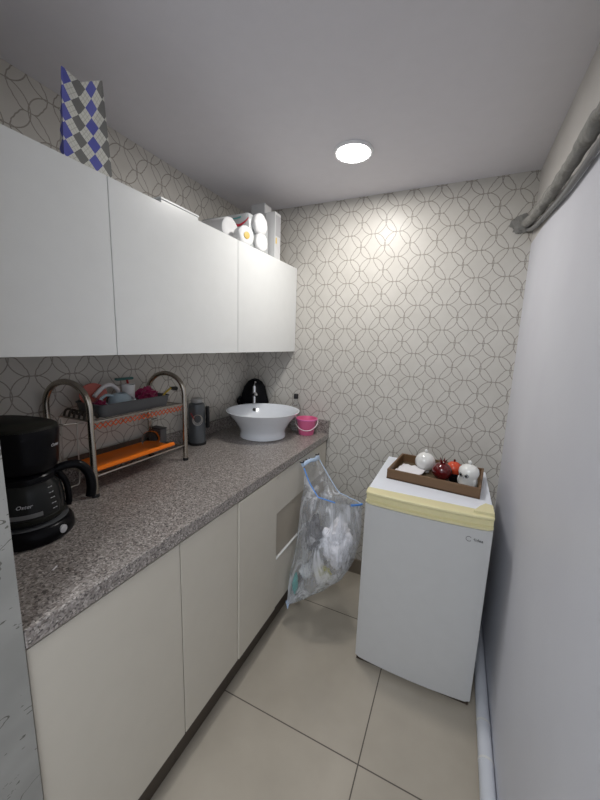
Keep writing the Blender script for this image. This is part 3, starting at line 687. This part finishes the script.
# ------------------------------------------------------------------ on top of the wall cabinets
Z = U1 + .0005
t = thing('gift_bag', 'gift bag with blue, grey and white argyle diamonds standing on the wall cabinets', 'bag', (.30, -1.28, Z))
bm = nb(); uvl = bm.loops.layers.uv.new('UVMap')
ga, gb = -1.350, -1.213   # y range
fr = {}
def gp(u, v, side):   # front / back sheets, u along y, v up
    top = [(0, .226), (.38, .212), (1, .262)]
    for (a0, h0), (a1, h1) in zip(top, top[1:]):
        if a0 <= u <= a1: hh = h0 + (h1 - h0) * (u - a0) / (a1 - a0)
    y = ga + (gb - ga) * u + v * (.016 * (1 - u) - .008 * u)
    x = (.338 if side == 0 else .318) + (.010 * v + .008 * sin(u * pi) * v) * (-1 if side == 0 else 1)
    return Vector((x, y, Z + hh * v ))
NU, NV = 10, 16
for side in (0, 1):
    g = [[bm.verts.new(gp(i / NU, k / NV, side)) for k in range(NV + 1)] for i in range(NU + 1)]; fr[side] = g
    for i in range(NU):
        for k in range(NV):
            f = bm.faces.new((g[i][k], g[i + 1][k], g[i + 1][k + 1], g[i][k + 1]))
            for l, (a_, b_) in zip(f.loops, ((i, k), (i + 1, k), (i + 1, k + 1), (i, k + 1))): l[uvl].uv = (a_ / NU * 3.3 + 4.35, b_ / NV * 5.1 + .3)
for i, off in ((0, 2.0), (NU, 7.0)):
    for k in range(NV):
        f = bm.faces.new((fr[0][i][k], fr[1][i][k], fr[1][i][k + 1], fr[0][i][k + 1]))
        for l, (a_, b_) in zip(f.loops, ((0, k), (1, k), (1, k + 1), (0, k + 1))): l[uvl].uv = (off + .35 + a_ * .6, b_ / NV * 5.1 + .3)
f = bm.faces.new([fr[0][0][0], fr[0][NU][0], fr[1][NU][0], fr[1][0][0]])
j = obj('paper_shell', bm, 'argyle', t, False)

j = bx('white_flat_box', (.250, -1.045, Z), (.350, -.862, Z + .016), 'white_lam', bev=.002); tag(j, 'flat white box lying on the middle wall cabinet', 'box')
bx('lid', (.248, -1.047, Z + .0165), (.352, -.860, Z + .024), 'white_lam', j, bev=.002)

# toilet paper pack
t = thing('toilet_paper_pack', 'film-wrapped toilet paper pack with a red swoosh print on the far wall cabinet', 'toilet paper', (.19, -.36, Z))
bm = nb(); box(bm, (.006, -.470, Z + .001), (.325, -.275, Z + .178), .022)
bmesh.ops.subdivide_edges(bm, edges=bm.edges, cuts=4, use_grid_fill=True)
for v in bm.verts: v.co += Vector((noise.noise(v.co * 24), noise.noise(v.co * 24 + Vector((5, 0, 0))), noise.noise(v.co * 24 + Vector((0, 7, 0))))) * .004; v.co.z = max(v.co.z, Z)
obj('wrapper', bm, 'wrap', t, True, 50)
def decal(name, pts, m, width):
    bm = nb(); P = smooth_path(pts, 6)
    rings = []
    for i, p in enumerate(P):
        s = i / (len(P) - 1); w = width(s)
        rings.append([Vector((p.x, -.4705, p.z - w)), Vector((p.x, -.4705, p.z + w)), Vector((p.x, -.4745, p.z + w)), Vector((p.x, -.4745, p.z - w))])
    loft(bm, rings); return obj(name, bm, m, t)
decal('red_swoosh', [(.245, 0, Z + .118), (.270, 0, Z + .117), (.300, 0, Z + .130), (.320, 0, Z + .146)], 'pack_red', lambda s: .006 * (1 - s) + .001)
decal('yellow_patch', [(.218, 0, Z + .100), (.230, 0, Z + .105), (.242, 0, Z + .095)], 'pack_yel', lambda s: .032)
decal('red_patch', [(.215, 0, Z + .108), (.228, 0, Z + .108)], 'pack_red', lambda s: .016)
decal('teal_stroke', [(.225, 0, Z + .150), (.25, 0, Z + .150), (.275, 0, Z + .154)], 'pack_teal', lambda s: .0025)
decal('yellow_stroke', [(.255, 0, Z + .070), (.280, 0, Z + .068), (.305, 0, Z + .060)], 'pack_yel', lambda s: .0035)
for i, (p, ax, rr, ln, lab) in enumerate([
        ((.180, -.533, Z + .078), (1, -.06, 0), .056, .170, 'long wrapped toilet roll lying in front of the pack, left of its print'),
        ((.325, -.520, Z + .046), (1, -.35, 0), .044, .050, 'toilet roll with a yellow core print at the cabinet edge'),
        ((.341, -.390, Z + .050), (1, -.12, 0), .046, .028, 'lower white roll end bulging from the pack, beside the cartons'),
        ((.341, -.402, Z + .132), (1, -.12, 0), .050, .028, 'uppermost white roll end bulging from the pack')]):
    ax = Vector(ax).normalized(); h = ln / 2
    bm = nb(); lathe(bm, [(.0, -h), (rr - .006, -h), (rr, -h + .006), (rr, h - .006), (rr - .006, h - .001), (rr * .6, h + .001), (.014, h - .002), (.0, h - .004)], p, 36, axis=ax)
    bmesh.ops.recalc_face_normals(bm, faces=bm.faces)
    for v in bm.verts:
        v.co += Vector((1, 1, 1)) * noise.noise(v.co * 40) * .003; v.co.z = max(v.co.z, Z)
    j = obj('toilet_roll', bm, 'tissue', None, True, 50); tag(j, lab, 'toilet roll', 'toilet rolls of the wrapped pack')
    if i == 1:
        bm = nb(); lathe(bm, [(.016, h - .004), (.016, h + .0015), (.010, h + .002)], p, 20, axis=ax); obj('core_label', bm, 'pack_yel', j)
# cartons
j = bx('grey_carton', (.200, -.266, Z), (.284, -.190, Z + .290), 'carton', bev=.002); tag(j, 'tall grey carton just behind the toilet paper pack', 'box')
bx('lid_flap', (.2845, -.262, Z + .20), (.2860, -.194, Z + .285), 'carton2', j)
j = bx('white_carton', (.290, -.266, Z), (.352, -.203, Z + .240), 'carton2', bev=.002); tag(j, 'narrow white carton at the outer edge, right beside the tall grey carton', 'box')
d = bx('printed_panel', (.3525, -.260, Z + .12), (.3532, -.209, Z + .225), 'carton', j); d2 = bx('yellow_mark', (.3525, -.258, Z + .080), (.3532, -.246, Z + .110), 'pack_yel', j)

# ------------------------------------------------------------------ hanging rubbish bag
rfx = lambda px, py, ax, v: None
Cc = Vector((1.31306, -1.95872, 1.45667))
def unp(px, py, ax, val):       # point of the photographed outline on a real vertical plane
    d = f_ + r_ * ((px - 300) / 336.86) - u_ * ((py - 400) / 336.86)
    return Cc + d * ((val - Cc[ax]) / d[ax])
H1 = Vector((.631, -.419, .827)); H2 = Vector((.631, -.205, .806))
K = Vector((.952, -.40, .677))
NR = 48
def ringpt(Lp, Rp, th, a, sag=0):
    m_ = (Lp + Rp) / 2; h = (Rp - Lp) / 2; hn = Vector((h.x, h.y, 0)).normalized(); pr = Vector((hn.y, -hn.x, 0))
    return m_ + h * cos(a) + pr * th * (-sin(a)) + Vector((0, 0, sag))
rows = []
specs = [  # left point, right point, thickness
    (Vector((.640, -.430, .648)), Vector((.955, -.41, .640)), .100),
    (Vector((.638, -.449, .560)), Vector((.959, -.41, .570)), .120),
    (Vector((.638, -.479, .461)), Vector((.957, -.41, .490)), .130),
    (Vector((.637, -.508, .364)), Vector((.930, -.41, .385)), .125),
    (Vector((.636, -.538, .285)), Vector((.880, -.41, .285)), .105),
    (Vector((.635, -.560, .214)), Vector((.790, -.42, .190)), .065),
    (Vector((.635, -.572, .144)), Vector((.710, -.46, .125)), .025),
    (Vector((.635, -.574, .120)), Vector((.680, -.49, .105)), .006)]
A_ = [2 * pi * i / NR for i in range(NR)]
# rim keys by angle (0 = outer corner, growing towards the back of the room, pi = cabinet side)
rim = [(0, K), (40, Vector((.900, -.33, .655))), (75, Vector((.840, -.285, .640))), (100, Vector((.792, -.27, .640))), (117, Vector((.720, -.245, .715))), (135, H2), (160, H1.lerp(H2, .65) + Vector((.002, 0, -.004))), (200, H1.lerp(H2, .35) + Vector((.002, 0, -.006))), (222, H1), (238, Vector((.687, -.460, .759))), (255, Vector((.749, -.485, .702))), (290, Vector((.859, -.500, .700))), (325, Vector((.917, -.460, .690))), (360, K)]
def rimp(a):
    a = math.degrees(a)
    for (a0, p0), (a1, p1) in zip(rim, rim[1:]):
        if a0 <= a <= a1: s = (a - a0) / (a1 - a0); return p0.lerp(p1, s)
top_ring = [rimp(a) for a in A_]
r1 = [ringpt(*specs[0], a) for a in A_]
for i in range(NR): top_ring[i].z = max(top_ring[i].z, r1[i].z + .002)
rows.append(top_ring)
for s in (.35, .7): rows.append([top_ring[i].lerp(r1[i], s) for i in range(NR)])
rows.append(r1)
for q0, q1 in zip(specs, specs[1:]):
    for s in (.5, 1): rows.append([ringpt(q0[0].lerp(q1[0], s), q0[1].lerp(q1[1], s), q0[2] * (1 - s) + q1[2] * s, a) for a in A_])
for ri, row in enumerate(rows):
    if ri < 1: continue
    for p in row:
        d = p - Vector((.79, -.43, p.z)); d.z = 0
        k = .010 * noise.noise(Vector((p.x * 16, p.y * 16, p.z * 5))) + .006 * noise.noise(p * 30)
        p += d.normalized() * k; p.x = max(p.x, .634)
bm = nb(); loft(bm, rows, cap0=False, cap1=True)
bagT = obj('rubbish_bag', bm, 'film', None, True, 80); tag(bagT, 'translucent rubbish bag with a blue drawstring hanging from the drawers', 'rubbish bag')
bm = nb(); i0 = [i for i in range(NR) if 222 <= math.degrees(A_[i]) <= 286]; tube(bm, [top_ring[i] for i in i0], .0035, 6); g = obj('drawstring', bm, 'blue_rim', bagT, True)
bm = nb(); i0 = [i for i in range(NR) if 320 <= math.degrees(A_[i])]; tube(bm, [top_ring[i] + Vector((0, 0, -.003)) for i in i0] + [K], .0055, 6); obj('drawstring', bm, 'blue_rim', bagT, True)
bm = nb(); tube(bm, smooth_path([H1, H1.lerp(H2, .3) + Vector((.012, 0, .012)), H1.lerp(H2, .6) + Vector((.014, 0, .004)), H2], 6), .011, 8); obj('gathered_rim', bm, 'blue_pale', bagT, True)
bm = nb(); i0 = [i for i in range(NR) if 0 <= math.degrees(A_[i]) <= 136]; tube(bm, [top_ring[i] for i in i0], .0025, 6); obj('rim_edge', bm, 'blue_pale', bagT, True)
bm = nb(); tube(bm, [Vector((.6345, -.560, .130)), Vector((.640, -.570, .095))], .008, 8, rf=lambda s: .010 * (1 - s) + .002); obj('bag_corner', bm, 'blue_pale', bagT, True)
# hooks
for p in (H1, H1.lerp(H2, .35), H2):
    bm = nb(); q = p + Vector((0, 0, .012)); tube(bm, smooth_path([(DX + .001, q.y, q.z), (DX + .014, q.y, q.z), (DX + .022, q.y, q.z + .006), (DX + .020, q.y, q.z + .012)], 5), .0032, 8)
    j = obj('hook', bm, 'box_dark', None, True); 
    tag(j, {0: 'small dark hook on the top drawer, nearest the camera', 1: 'small dark hook on the top drawer, middle of three', 2: 'small dark hook on the top drawer, nearest the back wall'}[[H1, H1.lerp(H2, .35), H2].index(p)], 'hook', 'hooks holding the rubbish bag')
# contents
bm = nb(); blob(bm, (.845, -.440, .455), (.068, .075, .120), .38, 1.8, 5, 2); j = obj('crumpled_bag', bm, 'crumple', None, True, 80); tag(j, 'crumpled white plastic bag filling the right side of the rubbish bag', 'rubbish')
bm = nb(); blob(bm, (.722, -.455, .470), (.040, .045, .095), .42, 1.8, 5, 5); j = obj('dark_wrapper', bm, 'rub_dark', None, True, 80); tag(j, 'dark grey crumpled wrapper inside the rubbish bag', 'rubbish')
bm = nb(); blob(bm, (.705, -.490, .285), (.030, .035, .040), .4, 2.2, 5, 8); j = obj('silver_wrapper', bm, 'carton2', None, True, 80); tag(j, 'pale grey crumpled wrapper low in the rubbish bag', 'rubbish')
bm = nb(); blob(bm, (.785, -.460, .275), (.045, .040, .030), .3, 2, 5, 11); j = obj('yellow_wrapper', bm, 'rub_yel', None, True, 80); tag(j, 'yellow wrapper at the bottom of the rubbish bag', 'rubbish')
bm = nb(); blob(bm, (.660, -.530, .225), (.013, .020, .055), .3, 2, 4, 13); j = obj('teal_wrapper', bm, 'rub_teal', None, True, 80); tag(j, 'teal film in the low left corner of the rubbish bag', 'rubbish')
